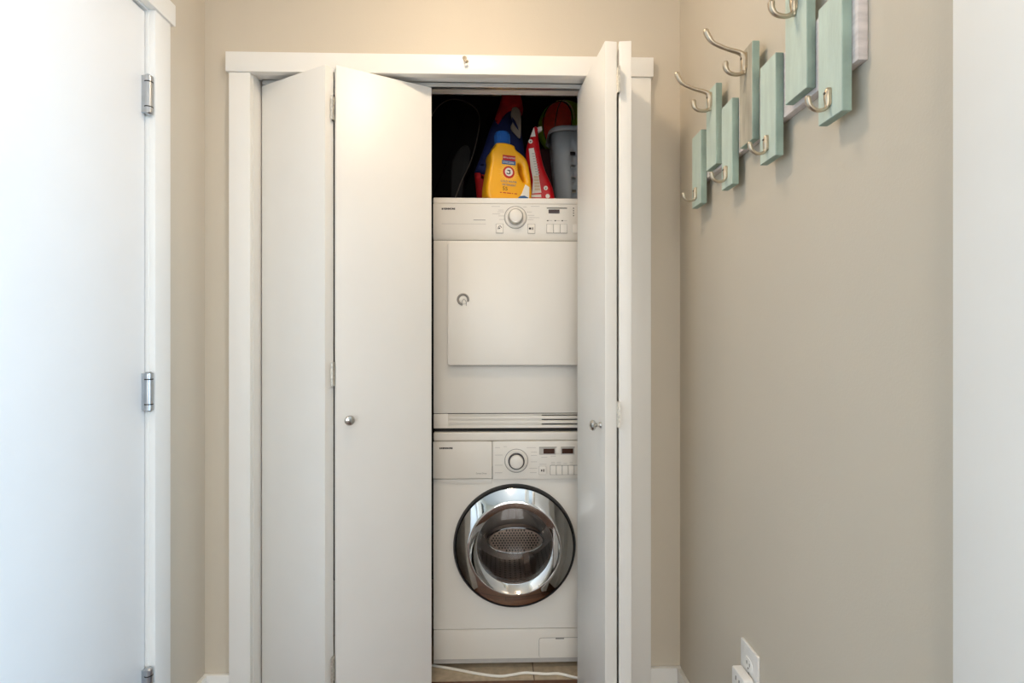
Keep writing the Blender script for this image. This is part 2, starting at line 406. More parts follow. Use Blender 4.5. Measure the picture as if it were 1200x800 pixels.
# left door casing
struct('trim_5', bx(WL, WL + 0.018, -0.2565, -0.194, 0, 2.083, bev=0.002), M_trim)
struct('trim_6', bx(WL, WL + 0.018, DN - 0.067, DN - 0.004, 0, 2.083, bev=0.002), M_trim)
struct('trim_7', bx(WL, WL + 0.024, DN - 0.08, -0.181, 2.083, 2.143, bev=0.002), M_trim)
b = NB(); box(b, WL - 0.12, WL + 0.001, DH + 0.003, DH + 0.022, 0, 2.078); box(b, WL - 0.12, WL + 0.001, DN - 0.022, DN - 0.003, 0, 2.078); box(b, WL - 0.12, WL + 0.001, DN - 0.022, DH + 0.022, 2.078, 2.105)
box(b, WL - 0.12, WL - 0.055, DH - 0.012, DH + 0.003, 0, 2.078); box(b, WL - 0.12, WL - 0.055, DN - 0.022, DH + 0.003, 2.064, 2.078)
struct('trim_8', b, M_trim)
# right doorway casing and door
struct('trim_9', bx(WR - 0.018, WR, RN, -1.0018, 0, 2.06, bev=0.002), M_trim)
struct('trim_10', bx(WR - 0.018, WR, RN - 0.92, RN - 0.835, 0, 2.06, bev=0.002), M_trim)
struct('trim_11', bx(WR - 0.024, WR, RN - 0.93, -0.99, 2.06, 2.125, bev=0.002), M_trim)
b = NB(); box(b, WR, WR + 0.12, RN - 0.018, RN - 0.0, 0, 2.06); box(b, WR, WR + .12, RN - .83, RN - .812, 0, 2.06); box(b, WR, WR + .12, RN - .83, RN, 2.06, 2.08)
struct('trim_12', b, M_trim)

# ---- left flush door with its three hinges
d1 = thing('door_1', None, None, (WL - 0.02, DH - DW / 2, 0.012), kind='structure')
obj('panel', bx(WL - 0.045, WL - 0.006, DN, DH, 0.012, 2.074, bev=0.003), M_door, d1)
for zc in (1.850, 1.067, 0.287):
    hg = NB(); yb = -0.2675; xb = WL + 0.0085
    lathe(hg, [(0, -.052), (.006, -.052), (.0100, -.048), (.0100, -.034)], (xb, yb, zc), 'Z', 20)
    lathe(hg, [(.0090, -.034), (.0090, -.031)], (xb, yb, zc), 'Z', 20)
    lathe(hg, [(.0100, -.031), (.0100, .032)], (xb, yb, zc), 'Z', 20)
    lathe(hg, [(.0090, .032), (.0090, .035)], (xb, yb, zc), 'Z', 20)
    lathe(hg, [(.0100, .035), (.0100, .049), (.006, .053), (0, .053)], (xb, yb, zc), 'Z', 20)
    box(hg, WL - 0.0065, WL + 0.004, yb - 0.007, yb + 0.006, zc - 0.048, zc + 0.049)
    h = obj('hinge', hg, M_hinge, d1)
    pb = NB()
    for z in (-.0325, .0335): lathe(pb, [(.0096, z - .0014), (.0102, z - .0014), (.0102, z + .0014), (.0096, z + .0014)], (xb, yb, zc), 'Z', 20)
    obj('hinge_gap', pb, M_seam, h)
b = NB(); lathe(b, [(0.028, 0), (0.028, 0.006), (0.011, 0.012), (0.011, 0.035), (0.026, 0.045), (0.028, 0.058), (0.018, 0.07), (0, 0.072)], (WL - 0.006, DN + 0.07, 0.98), 'X', 24)
obj('door_knob', b, M_nickel, d1)

# ---- bifold doors
TP, BT, PT, PW = 2.036, 0.015, 0.034, 0.300
tr = NB()   # overhead track: a C section hung from the head jamb
TY0, TY1, TH_ = .038, .056, .014
for (ya, yb, za, zb) in ((TY0, TY0 + .002, -TH_, -.0005), (TY1 - .002, TY1, -TH_, -.0005), (TY0, TY0 + .006, -TH_ - .002, -TH_), (TY1 - .006, TY1, -TH_ - .002, -TH_), (TY0, TY1, -.003, -.0006)):
    box(tr, OL + .01, OR_ - .01, ya, yb, OT + za, OT + zb)
struct('trim_13', tr, M_track)
def panel(parent, A, B, w):
    """slab whose room-side face runs from A towards B (plan view), thickness behind it"""
    A = Vector((A[0], A[1], 0)); d = (Vector((B[0], B[1], 0)) - A).normalized(); nb = Vector((-d.y, d.x, 0))
    Mx = Matrix(((d.x, nb.x, 0, A.x), (d.y, nb.y, 0, A.y), (0, 0, 1, 0), (0, 0, 0, 1)))
    b = bx(0, w, 0, PT, BT, TP, bev=0.0015)
    bmesh.ops.transform(b, verts=b.verts, matrix=Mx)
    return obj('panel', b, M_panel, parent), Mx
def round_knob(Mx, u, z):
    b = NB(); lathe(b, [(0.0, 0.002), (0.009, 0.001), (0.009, -0.002), (0.0055, -0.006), (0.0055, -0.013), (0.010, -0.017), (0.0145, -0.021), (0.0155, -0.026), (0.0125, -0.0305), (0.006, -0.033), (0, -0.0335)], (u, 0, z), 'Y', 28)
    bmesh.ops.transform(b, verts=b.verts, matrix=Mx); return b
def fold_hinge(parent, x, y, z, dirx, diry):
    b = NB()
    for k in range(3): lathe(b, [(0, 0.0), (.0048, 0.0), (.0048, .0222), (0, .0222)], (x, y, z - .036 + k * .024), 'Z', 12)
    lf = NB(); box(lf, -0.0028, 0.0028, -0.012, 0.026, z - .036, z + .036)
    bmesh.ops.transform(lf, verts=lf.verts, matrix=Matrix.Translation((x, y, 0)) @ Matrix.Rotation(math.atan2(diry, dirx) - PI / 2, 4, 'Z'))
    me = bpy.data.meshes.new('tmp'); lf.to_mesh(me); lf.free(); b.from_mesh(me); bpy.data.meshes.remove(me)
    return obj('hinge', b, M_lhinge, parent)
d2 = thing('door_2', None, None, (-0.5, -0.02, BT), kind='structure')
A1 = Vector((-0.7875, 0.054)); F1 = Vector((-0.5255, -0.0875)); A1 = F1 + (Vector((-0.7790, 0.0500)) - F1).normalized() * .287
B1 = Vector((-0.2249, 0.0437)); F2 = Vector((-0.4935, -0.0845)); 
p1, M1 = panel(d2, A1, F1, .287)
p2, M2 = panel(d2, F2, B1, PW)
pk, _ = None, None
obj('knob', round_knob(M2, 0.036, 0.962), M_knob, p2)
mid = (Vector((M1 @ Vector((.287, PT, 0)))[:2]) + Vector((M2 @ Vector((0, PT, 0)))[:2])) / 2
for z in (1.912, 1.10, 0.20): fold_hinge(d2, mid.x, mid.y - .010, z, 0, 1)
d4 = thing('door_3', None, None, (0.33, -0.08, BT), kind='structure')
F3 = Vector((0.294, -0.227)); A3 = F3 + (Vector((0.2610, 0.0924)) - F3).normalized() * PW
F4 = Vector((0.367, -0.2295)); B4 = F4 + (Vector((0.4000, 0.07)) - F4).normalized() * PW
p3, M3 = panel(d4, A3, F3, PW)
p4, M4 = panel(d4, F4, B4, PW)
obj('knob', round_knob(M3, PW - 0.036, 0.962), M_knob, p3)
mid = (Vector((M3 @ Vector((PW, PT, 0)))[:2]) + Vector((M4 @ Vector((0, PT, 0)))[:2])) / 2
for z in (1.924, 0.998, 0.20): fold_hinge(d4, mid.x, mid.y - .006, z, 0, 1)

# ---- small catch on the closet head casing
hk = thing('catch_hook', 'small bronze catch screwed to the white head casing above the closet', 'hook', (-0.1098 + .003, -0.024, 2.08))
b = NB(); lathe(b, [(0, -.001), (.0065, -.001), (.0065, -.003), (.004, -.0045), (0, -.0045)], (-.1095, -.023, 2.096), 'Y', 16)
obj('plate', b, M_brass, hk)
b = NB(); tube(b, [(-.1095, -.026, 2.096), (-.1095, -.036, 2.090), (-.108, -.041, 2.081), (-.104, -.040, 2.076), (-.100, -.037, 2.079)], [.003, .003, .0032, .004, .0045], 10)
obj('prong', b, M_brass, hk)

# ------------------------------------------------------------------ ceiling lamp (above the frame)
mg = bpy.data.materials.new('glowing_glass'); mg.use_nodes = True; pb = mg.node_tree.nodes['Principled BSDF']
pb.inputs['Base Color'].default_value = (1, .95, .88, 1); pb.inputs['Emission Color'].default_value = (1.0, 0.79, 0.57, 1); pb.inputs['Emission Strength'].default_value = LAMP_STRENGTH
def ceiling_lamp(x, y, r, label):
    l = thing('ceiling_lamp', label, 'ceiling lamp', (x, y, CEIL), group='flush ceiling lamps')
    k = r / .115
    b = NB(); lathe(b, [(0, 0), (.135 * k, 0), (.135 * k, -.02), (.128 * k, -.026), (.12 * k, -.026), (0, -.02)], (x, y, CEIL), 'Z', 40); obj('base', b, M_nickel, l)
    b = NB(); lathe(b, [(.115 * k, -.026), (.112 * k, -.045), (.09 * k, -.066), (.05 * k, -.08), (0, -.084)], (x, y, CEIL), 'Z', 32); obj('glass_dome', b, mg, l)
ceiling_lamp(-0.12, -0.58, .09, 'round flush ceiling lamp with glowing glass dome in front of the closet')
ceiling_lamp(-0.1, -2.9, .17, 'added fill lamp, wide and flush with glowing glass dome, unseen in the room behind')  # unseen lamp added behind the camera as warm frontal fill for the closet

# ------------------------------------------------------------------ washer and dryer
FY = 0.225                                     # front plane of both machines
CX = 0.0575; HW = 0.2975
def MX(px): return onY(px, 400, FY).x
def MZ(py): return onY(600, py, FY).z
def plate_hole(bm, x0, x1, z0, z1, cx, cz, r, y, n=64):
    ang = sorted([2 * PI * i / n for i in range(n)] + [math.atan2(zz - cz, xx - cx) % (2 * PI) for xx in (x0, x1) for zz in (z0, z1)])
    I, O = [], []
    for t in ang:
        c, s = math.cos(t), math.sin(t)
        k = min([q for q in ((x1 - cx) / c if c > 1e-9 else 9, (x0 - cx) / c if c < -1e-9 else 9, (z1 - cz) / s if s > 1e-9 else 9, (z0 - cz) / s if s < -1e-9 else 9)])
        I.append(bm.verts.new((cx + r * c, y, cz + r * s))); O.append(bm.verts.new((cx + k * c, y, cz + k * s)))
    m = len(ang)
    for i in range(m): bm.faces.new((I[i], I[(i + 1) % m], O[(i + 1) % m], O[i]))
    return bm
def machine_body(name, parent, z0, z1, open_front=None):
    b = NB(); x0, x1, y0, y1 = CX - HW, CX + HW, FY + 0.022, FY + 0.60
    box(b, x0, x0 + .012, y0, y1, z0, z1, bev=.003); box(b, x1 - .012, x1, y0, y1, z0, z1, bev=.003)
    box(b, x0 + .012, x1 - .012, y1 - .012, y1, z0, z1); box(b, x0 + .0, x1 - .0, y0, y1, z1 - .014, z1, bev=.003); box(b, x0 + .012, x1 - .012, y0, y1, z0, z0 + .014)
    return obj(name, b, M_white, parent)
def brand(parent, x, z, y, w):
    """dark emblem followed by the maker's name"""
    w *= 1.08; b = NB(); box(b, x, x + w * .10, y - .0006, y, z - w * .062, z + w * .062)
    lettering = text_bm('KENMORE', w * .165, x + w * .13, y - .0003, z, xs=1.16, bold=.0005)
    me = bpy.data.meshes.new('t'); lettering.to_mesh(me); lettering.free(); b.from_mesh(me); bpy.data.meshes.remove(me)
    obj('brand_lettering', b, M_ink, parent)
def marks(parent, rows, y, m=None, th=.0016):
    b = NB()
    for (x0, x1, py) in rows: box(b, MX(x0), MX(x1), y - .0006, y, MZ(py) - th / 2, MZ(py) + th / 2)
    return tag(obj('printed_marks', b, m or M_lgrey, parent), kind='stuff')

# ---- washer
WZ = 0.0
ws = thing('washing_machine', 'white front-loading washing machine with chrome porthole, standing on the closet tiles', 'washer', (CX, FY + .3, 0))
wz0, wz1 = MZ(777), MZ(506.2)
machine_body('cabinet', ws, wz0 + .004, wz1)
dcx, dcz = MX(603), MZ(638)
zl, zc0, zc1 = MZ(736.5), MZ(560.5), MZ(516)
b = NB(); plate_hole(b, CX - HW, CX + HW, zl + .0015, zc0 - .002, dcx, dcz, .185, FY)
r = bmesh.ops.extrude_face_region(b, geom=b.faces[:]); bmesh.ops.translate(b, verts=[v for v in r['geom'] if isinstance(v, bmesh.types.BMVert)], vec=(0, .022, 0))
bmesh.ops.recalc_face_normals(b, faces=b.faces)
obj('front_panel', b, M_white, ws)
obj('panel_seam', bx(CX - HW + .001, CX + HW - .001, FY + .006, FY + .022, zl - .004, zl + .004), M_seam, ws)
obj('panel_seam', bx(CX - HW + .001, CX + HW - .001, FY + .004, FY + .022, zc0 - .004, zc0 + .002), M_seam, ws)
kp = obj('kick_plate', box(box(NB(), CX - HW, CX + HW, FY + .0005, FY + .02, MZ(771.5), zl - .0012, bev=.002), CX - HW, CX + HW, FY + .004, FY + .02, wz0, MZ(771.5), bev=.001), M_white2, ws)
b = bx(CX - HW + .0005, CX + HW - .0005, FY + .003, FY + .004, wz0 + .001, MZ(771.2)); obj('base_strip', b, M_kick, ws)
fl = obj('service_flap', rbox(NB(), MX(632), MX(632) + .15, FY - .0006, FY + .004, MZ(771), MZ(748), .008, bev=.0005), M_white2, ws)
b = NB(); rbox(b, MX(632) - .0014, MX(632) + .1514, FY - .0001, FY + .003, MZ(771), MZ(748) + .0014, .009, bev=0); obj('flap_seam', b, M_grey, ws)
obj('flap_grip', bx(MX(651), MX(661), FY - .0011, FY, MZ(749) - .001, MZ(747.8)), M_grey, fl)
for sx in (-1, 1):
    for yy in (.06, .54):
        b = NB(); lathe(b, [(0, 0), (.022, 0), (.022, .008), (.012, .012), (.012, wz0 + .01), (0, wz0 + .01)], (CX + sx * .25, FY + yy, 0.0), 'Z', 20); obj('foot', b, M_rubber, ws)
# control band: top lip, drawer, panel
obj('top_lip', bx(CX - HW, CX + HW, FY - .006, FY + .03, zc1 + .0008, wz1 + .001, bev=.006, seg=3), M_white2, ws)
cp = obj('control_panel', bx(MX(577) + .0008, CX + HW, FY - .010, FY + .02, zc0, zc1 - .0008, bev=.003), M_white2, ws)
dr = obj('detergent_drawer', bx(CX - HW, MX(577) - .0008, FY - .012, FY + .02, zc0 + .003, zc1 - .0008, bev=.003), M_white2, ws)
# finger scoop under the drawer
sc = NB(); prism(sc, [(CX - HW, MZ(562)), (MX(534), MZ(566)), (MX(577), MZ(566)), (MX(577), zc0), (CX - HW, zc0)], FY - .0035, FY + .004, 'Y', .0015); obj('finger_scoop', sc, M_white, ws)
brand(dr, MX(515.5), MZ(523.8), FY - .0121, .043)
bt = text_bm('Direct Drive', .0075, MX(558), FY - .0124, MZ(553.3)); obj('lettering', bt, M_grey, dr)
yy = FY - .0100
kx, kz = MX(605), MZ(539)
b = NB(); disc(b, kx, yy, kz, .0435, 48, .0415); obj('dial_scale', b, M_grey, cp)
b = NB(); lathe(b, [(.0, -.003), (.038, -.003), (.0415, 0)], (kx, yy, kz), 'Y', 48); obj('dial_skirt', b, M_white2, cp)
b = NB(); lathe(b, [(.0295, 0), (.0295, -.010), (.0265, -.012), (.0235, -.011)], (kx, yy - .002, kz), 'Y', 40); dk = obj('dial_collar', b, M_rubber, cp)
b = NB(); lathe(b, [(.0245, -.008), (.0245, -.018), (.0225, -.022), (.014, -.024), (0, -.0245)], (kx, yy - .002, kz), 'Y', 40); obj('dial', b, M_white2, cp)
for px0, px1 in ((636.5, 649.5), (658, 671.2)):
    fr_ = obj('display', rbox(NB(), MX(px0 - 5 if px0 < 640 else px0 - 1.2), MX(px1 + 1.5), yy - .0012, yy + .002, MZ(532), MZ(523.3), .002, bev=.0004), M_lgrey, cp)
    obj('display_window', bx(MX(px0), MX(px1), yy - .0022, yy, MZ(530.8), MZ(525)), M_disp, fr_)
obj('display_shade', bx(MX(631.5), MX(652), yy - .0026, yy, MZ(523.7), MZ(523)), M_grey, cp); obj('display_shade', bx(MX(657), MX(673), yy - .0026, yy, MZ(523.7), MZ(523)), M_grey, cp)
obj('power_button', rbox(NB(), MX(651.3), MX(656.8), yy - .0035, yy + .002, MZ(531), MZ(523.5), .0025, bev=.001), M_white2, cp)
stb = obj('start_button', rbox(NB(), MX(631.5), MX(639.5), yy - .004, yy + .002, MZ(555), MZ(545.6), .002, bev=.001), M_white2, cp)
b = NB(); rbox(b, MX(631.1), MX(639.9), yy - .0008, yy, MZ(555.4), MZ(545.2), .002, bev=0); obj('button_seam', b, M_lgrey, cp)
b = NB(); prism(b, [(MX(633.6), MZ(548.6)), (MX(633.6), MZ(551.6)), (MX(635.6), MZ(550.1))], yy - .0046, yy - .0040, 'Y'); box(b, MX(636), MX(636.6), yy - .0046, yy - .004, MZ(551.6), MZ(548.6)); box(b, MX(637), MX(637.6), yy - .0046, yy - .004, MZ(551.6), MZ(548.6)); obj('button_symbol', b, M_ink, stb)
for k in range(6):
    x0 = 644.8 + k * 6.95
    obj('option_button', rbox(NB(), MX(x0), MX(x0 + 6.3), yy - .0035, yy + .002, MZ(555.2), MZ(545), .0012, bev=.0008), M_white2, cp)
b = NB(); box(b, MX(644.2), MX(644.2 + 42.3), yy - .0008, yy, MZ(555.7), MZ(544.4)); obj('button_seam', b, M_grey, cp)
marks(cp, [(580, 586, 523.5), (580, 589, 532.2), (580, 589, 544), (580, 588.5, 552.8), (617, 628, 523.7), (622, 629, 529), (622, 629, 532.8), (622, 629, 540.3), (620, 629.5, 547.8), (621, 628.5, 552.8), (590, 594, 522.4), (632, 640, 543.2), (645.5, 650, 541), (645.5, 650, 543), (652, 657, 541), (652, 657, 543), (660, 664, 542.4), (667, 671, 541), (667, 671, 543), (634, 641, 535), (645, 651, 534)], yy, M_lgrey)
# porthole: dark rim, chrome ring, glass, gasket, drum
b = NB(); lathe(b, [(.2235, .001), (.2235, -.012), (.2195, -.020), (.216, -.020), (.216, .001)], (dcx, FY, dcz), 'Y', 96); obj('door_rim', b, M_black, ws)
ring = NB(); lathe(ring, [(.216, -.010), (.2155, -.016), (.212, -.0215), (.200, -.0265), (.185, -.0325), (.172, -.0375), (.1665, -.0395), (.1640, -.0395), (.1630, -.0385)], (dcx, FY, dcz), 'Y', 128)
dring = obj('door_ring', ring, M_chrome, ws)
b = NB(); lathe(b, [(.1630, -.0385), (.1620, -.037), (.150, -.026), (.1405, -.0165), (.138, -.015), (.136, -.004), (.136, .012)], (dcx, FY, dcz), 'Y', 128); obj('inner_bezel', b, M_chrome, dring)
b = NB(); lathe(b, [(.1385, -.0145), (.120, -.020), (.09, -.0255), (.05, -.029), (0, -.030)], (dcx, FY, dcz), 'Y', 96); obj('door_glass', b, M_glass, dring)
b = NB(); lathe(b, [(.136, .004), (.128, .03), (.118, .07), (.095, .105), (.05, .12), (0, .124)], (dcx, FY, dcz + .0), 'Y', 96); obj('glass_bowl', b, M_bowl, dring)
# handle plate closing the right-hand side of the bezel
pts = []; hx = .139; a0 = math.acos(hx / .161)
for i in range(17):
    t = -a0 + 2 * a0 * i / 16; pts.append((dcx + .161 * math.cos(t), dcz + .161 * math.sin(t)))
b = NB(); prism(b, pts, FY - .034, FY - .016, 'Y', .002); obj('door_handle', b, M_chrome, dring)
b = NB(); lathe(b, [(.215, -.008), (.185, .0), (.150, .012), (.142, .014), (.145, .03), (.158, .04), (.160, .055)], (dcx, FY, dcz), 'Y', 80); obj('gasket', b, M_rubber, ws)
b = NB(); lathe(b, [(.158, .050), (.165, .055), (.205, .075), (.215, .09)], (dcx, FY, dcz), 'Y', 80); obj('drum_lip', b, M_steel, ws)
b = NB(); lathe(b, [(.215, .09 + .28 * i / 6) for i in range(7)], (dcx, FY, dcz), 'Y', 80, uv=True); drum = obj('drum', b, M_drum, ws)
b = NB(); lathe(b, [(.215, .37), (.17, .375), (.16, .365), (.05, .362), (0, .362)], (dcx, FY, dcz), 'Y', 80); obj('drum_back', b, M_steel, ws)
# oval perforated plate on the drum back, and its drain holes
oy = FY + .30; ez = onY(605, 633, oy).z
M_oval = mat('warm_steel_plate', (0.62, 0.47, 0.38), 0.45, 0.45, var=0.1, scale=20)
b = NB(); P = [(onY(604, 633, oy).x + .118 * math.cos(2 * PI * i / 48), ez + .054 * math.sin(2 * PI * i / 48)) for i in range(48)]; prism(b, P, oy, oy + .05, 'Y', .004); op = obj('back_plate', b, M_oval, drum)
b = NB(); tube(b, [(p[0], oy - .001, p[1]) for p in P] + [(P[0][0], oy - .001, P[0][1])], .0042, 8, 1, False); obj('plate_highlight', b, M_chrome, drum)  # chrome ring added as a bright highlight around the oval
b = NB()
for i in range(-10, 11):
    for j in range(-5, 6):
        x, z = i * .0125 + (.00625 if j % 2 else 0), j * .0105
        if (x / .108) ** 2 + (z / .047) ** 2 < 1: disc(b, onY(604, 633, oy).x + x, oy, ez + z, .0042, 8)
tag(obj('drain_holes', b, M_seam, drum), kind='stuff')
for k in range(3):
    t = -PI / 2 + .35 + k * 2 * PI / 3
    b = NB(); prism(b, [(-.028, -.01), (.028, -.01), (.012, .045), (-.012, .045)], FY + .11, FY + .35, 'Y', .008)
    bmesh.ops.transform(b, verts=b.verts, matrix=Matrix.Translation((dcx, 0, dcz)) @ Matrix.Rotation(-(t + PI / 2), 4, 'Y') @ Matrix.Translation((0, 0, -.207)))
    obj('lifter', b, M_steel, ws)

# ---- dryer
dz0, dz1 = MZ(501.4), MZ(233)
dy = thing('tumble_dryer', 'white tumble dryer with square door, stacked on the washing machine', 'dryer', (CX, FY + .3, wz1 + .001))
machine_body('cabinet', dy, dz0, dz1)
for sx in (-1, 1):
    for yy in (.07, .54):
        b = NB(); lathe(b, [(0, 0), (.02, 0), (.02, .006), (.02, dz0 - wz1 + .004), (0, dz0 - wz1 + .004)], (CX + sx * .24, FY + yy, wz1 + .001), 'Z', 20); obj('foot', b, M_rubber, dy)
zp, zg = MZ(281.6), MZ(484.2)
obj('front_panel', bx(CX - HW, CX + HW, FY, FY + .022, zg + .001, zp - .0012, bev=.002), M_white, dy)
obj('panel_seam', bx(CX - HW + .001, CX + HW - .001, FY + .004, FY + .022, zp - .004, zp + .003), M_seam, dy); obj('panel_seam', bx(CX - HW + .001, CX + HW - .001, FY + .003, FY + .022, zg - .003, zg + .003), M_seam, dy)
obj('top_lid', bx(CX - HW, CX + HW, FY - .010, FY + .05, MZ(240) + .0007, dz1 + .001, bev=.005, seg=3), M_white2, dy)
obj('lid_seam', bx(CX - HW + .001, CX + HW - .001, FY - .006, FY + .02, MZ(240) - .001, MZ(240) + .002), M_grey, dy)
yy = FY - .010
b = NB(); prism(b, [(FY + .02, MZ(240)), (yy, MZ(240)), (yy, MZ(272)), (yy + .004, MZ(278)), (FY - .001, zp), (FY + .02, zp)], CX - HW, CX + HW, 'X', .0015); cp = obj('control_panel', b, M_white2, dy)
brand(cp, MX(518), MZ(246), yy - .0001, .044)
marks(cp, [(555, 569, 258.7)], yy, M_grey, .0022); marks(cp, [(518, 569.5, 263.3)], yy, M_lgrey, .0014)
kx, kz = MX(604), MZ(255.5)
b = NB(); disc(b, kx, yy, kz, .0415, 48, .0395); obj('dial_scale', b, M_grey, cp)
b = NB(); lathe(b, [(0, -.003), (.036, -.003), (.0395, 0)], (kx, yy, kz), 'Y', 48); obj('dial_skirt', b, M_white2, cp)
b = NB(); lathe(b, [(.028, 0), (.027, -.022), (.024, -.026), (.012, -.028), (0, -.0283)], (kx, yy - .002, kz), 'Y', 40); obj('dial', b, M_nickel, cp)
b = NB(); lathe(b, [(.0225, -.0265), (.0215, -.030), (.012, -.0325), (0, -.033)], (kx, yy - .002, kz), 'Y', 40); obj('dial_cap', b, M_white2, cp)
for (x0, x1) in ((581.5, 589.5), (618.5, 626.5)):
    b = NB(); rbox(b, MX(x0 - .4), MX(x1 + .4), yy - .0008, yy, MZ(274), MZ(263), .001, bev=0); obj('button_seam', b, M_grey, cp)
    pb_ = obj('push_button', rbox(NB(), MX(x0), MX(x1), yy - .003, yy + .002, MZ(273.6), MZ(263.4), .001, bev=.0008), M_white2, cp)
    s = NB()
    if x0 < 600:
        tube(s, [(MX(583.6) , yy - .0033, MZ(269.3)), (MX(584.2), yy - .0033, MZ(266.6)), (MX(586.3), yy - .0033, MZ(265.8)), (MX(587.6), yy - .0033, MZ(267.6))], .0011, 6, 4)
        disc(s, MX(585.2), yy - .003, MZ(268.4), .0028, 10)
    else:
        disc(s, MX(620.8), yy - .003, MZ(268.5), .0042, 14); box(s, MX(622.6), MX(623.2), yy - .0036, yy - .003, MZ(270), MZ(267)); box(s, MX(624), MX(624.6), yy - .0036, yy - .003, MZ(270), MZ(267))
    obj('button_symbol', s, M_ink, pb_)
obj('display_bar', bx(MX(640.5), MX(664), yy - .0012, yy, MZ(244.8), MZ(243.9)), M_ink, cp)
obj('display_window', bx(MX(642.5), MX(655.2), yy - .0016, yy, MZ(250.4), MZ(246)), M_disp, cp)
b = NB(); box(b, MX(640.2), MX(664.2), yy - .0008, yy, MZ(273.6), MZ(263)); obj('button_seam', b, M_grey, cp)
for k in range(3): obj('option_button', bx(MX(640.6 + k * 7.9), MX(640.6 + k * 7.9 + 7.4), yy - .003, yy + .002, MZ(273.2), MZ(263.4), bev=.0006), M_white2, cp)
obj('option_button', bx(MX(671), MX(684), yy - .003, yy + .002, MZ(273.2), MZ(263.4), bev=.0006), M_white2, cp)
marks(cp, [(640.6, 642.4, 259), (649.5, 651.3, 259), (657.6, 659.4, 259), (671, 672.3, 244.3), (671, 672.3, 247.2), (671, 672.3, 250), (671, 672.3, 253)], yy, M_ink, .0036)
marks(cp, [(643, 647, 259), (652, 656, 259), (660, 664, 259), (576, 586, 242.8), (584, 590, 247), (583, 591, 249), (577, 586, 251.5), (584, 591, 253.8), (585, 591, 258), (622, 632, 242.4), (613, 617, 243.3), (617, 623, 249), (618, 626, 253), (620, 632, 255.6), (618, 625, 258)], yy, M_lgrey)
# door
dx0 = MX(525); dx1 = 2 * CX - dx0 + .0
ddz0, ddz1 = MZ(427.5), MZ(285)
b = NB(); rbox(b, dx0 - .0012, dx1 + .0012, FY - .010, FY, ddz0 - .0015, ddz1 - .001, .012, bev=0); obj('door_seal', b, M_rubber, dy)
dd = obj('door', rbox(NB(), dx0, dx1, FY - .030, FY - .006, ddz0, ddz1, .012, bev=.005), M_white, dy)
lx, lz = MX(543.4), MZ(351.7)
ly = FY - .0302
b = NB()
arc = [(lx + .018 * math.cos(math.radians(t)), ly - .0005, lz + .018 * math.sin(math.radians(t))) for t in range(-15, 256, 30)]
tube(b, arc, .0042, 8, 3); obj('latch_ring', b, M_grey, dd)
b = NB(); lathe(b, [(0, -.003), (.011, -.003), (.0135, 0)], (lx + .003, ly, lz - .004), 'Y', 24); lt = obj('latch_button', b, M_white2, dd)
b = NB(); tube(b, [(lx - .004, ly - .003, lz - .022), (lx - .003, ly - .003, lz - .006), (lx + .003, ly - .003, lz), (lx + .010, ly - .003, lz - .006), (lx + .012, ly - .003, lz - .022)], .0012, 6, 4); obj('latch_mark', b, M_grey, dd)
# vent grille strip under the door panel
x0, x1 = CX - HW, CX + HW; g0 = MX(525)
obj('gap_shade_strip', bx(x0 + .004, x1 - .004, FY + .012, FY + .03, wz1 + .002, dz0 + .002), M_seam, dy)  # black strip standing in for the shade between the two machines
b = NB(); box(b, x0, g0, FY + .0, FY + .02, dz0, zg - .001, bev=.002); gr = obj('vent_grille', b, M_white2, dy)
obj('grille_back', bx(g0, MX(635), FY + .007, FY + .02, dz0, zg - .001), M_white2, gr); obj('grille_duct', bx(MX(635), x1, FY + .016, FY + .02, dz0, zg - .001), M_seam, gr)
for (ya, yb_) in ((484.8, 485.9), (487.3, 491), (492.6, 496.2), (497.9, 501.4)):
    obj('slat', bx(g0 - .001, x1, FY + .0005, FY + .016, MZ(yb_), MZ(ya), bev=.0012), M_white2, gr)

# ------------------------------------------------------------------ things on top of the dryer
TZ = dz1 + .001
# detergent bottle
BY = 0.305; SC = (BY - .042 - CAMY) / F
def loc_of(px, py, y): p = onY(px, py, y); return p
bang = 0.30; o0 = loc_of(593, 231, BY - .042); kx_ = 1 / math.cos(bang)
bottle = thing('detergent_bottle', 'yellow laundry detergent bottle with blue cap on top of the dryer', 'bottle', (o0.x, BY, TZ), bang)
zoff = o0.z - TZ
def bp(px, py): return ((px - 593) * SC * kx_, max(0.0, (231.3 - py) * SC + zoff + .0))
def stretch(p): return (p[0], p[1])
out = [bp(571, 300), bp(567.2, 226), bp(569.2, 207), bp(572, 191), bp(571.8, 182), bp(574, 176.5), bp(577.6, 172.4), bp(578.6, 168.5), bp(588.5, 167), bp(599, 169), bp(601.6, 173.6), bp(609.5, 179), bp(615.2, 186), bp(618, 197), bp(620, 212), bp(620.5, 226), bp(617, 300), bp(594, 300)]
hole = [bp(604.3, 190.5), bp(608.6, 192), bp(609.6, 201), bp(612.6, 211), bp(608.6, 208.8), bp(604.8, 200.3)]
b = curve_bm([out, hole[::-1]], .030, .012, 5)
zmin = min(v.co.z for v in b.verts); bmesh.ops.translate(b, verts=b.verts, vec=(0, 0, -zmin))
body = obj('bottle_body', b, M_yellow, bottle, local=True)
cpx = (588.5 - 593) * SC * kx_
zc_ = bp(588, 169)[1]
b = NB(); lathe(b, [(0, 0), (.036, 0), (.036, .006), (.031, .014), (.030, .020), (.0285, .055), (.026, .059), (0, .060)], (cpx, 0, zc_ - .004), 'Z', 32)
cap = obj('cap', b, M_bcap, bottle, local=True)
b = NB()
for i in range(28):
    t = 2 * PI * i / 28; box(b, cpx + .0295 * math.cos(t) - .0009, cpx + .0295 * math.cos(t) + .0009, .0295 * math.sin(t) - .0009, .0295 * math.sin(t) + .0009, zc_ + .016, zc_ + .045)
obj('cap_ribs', b, M_bcap, cap, local=True)
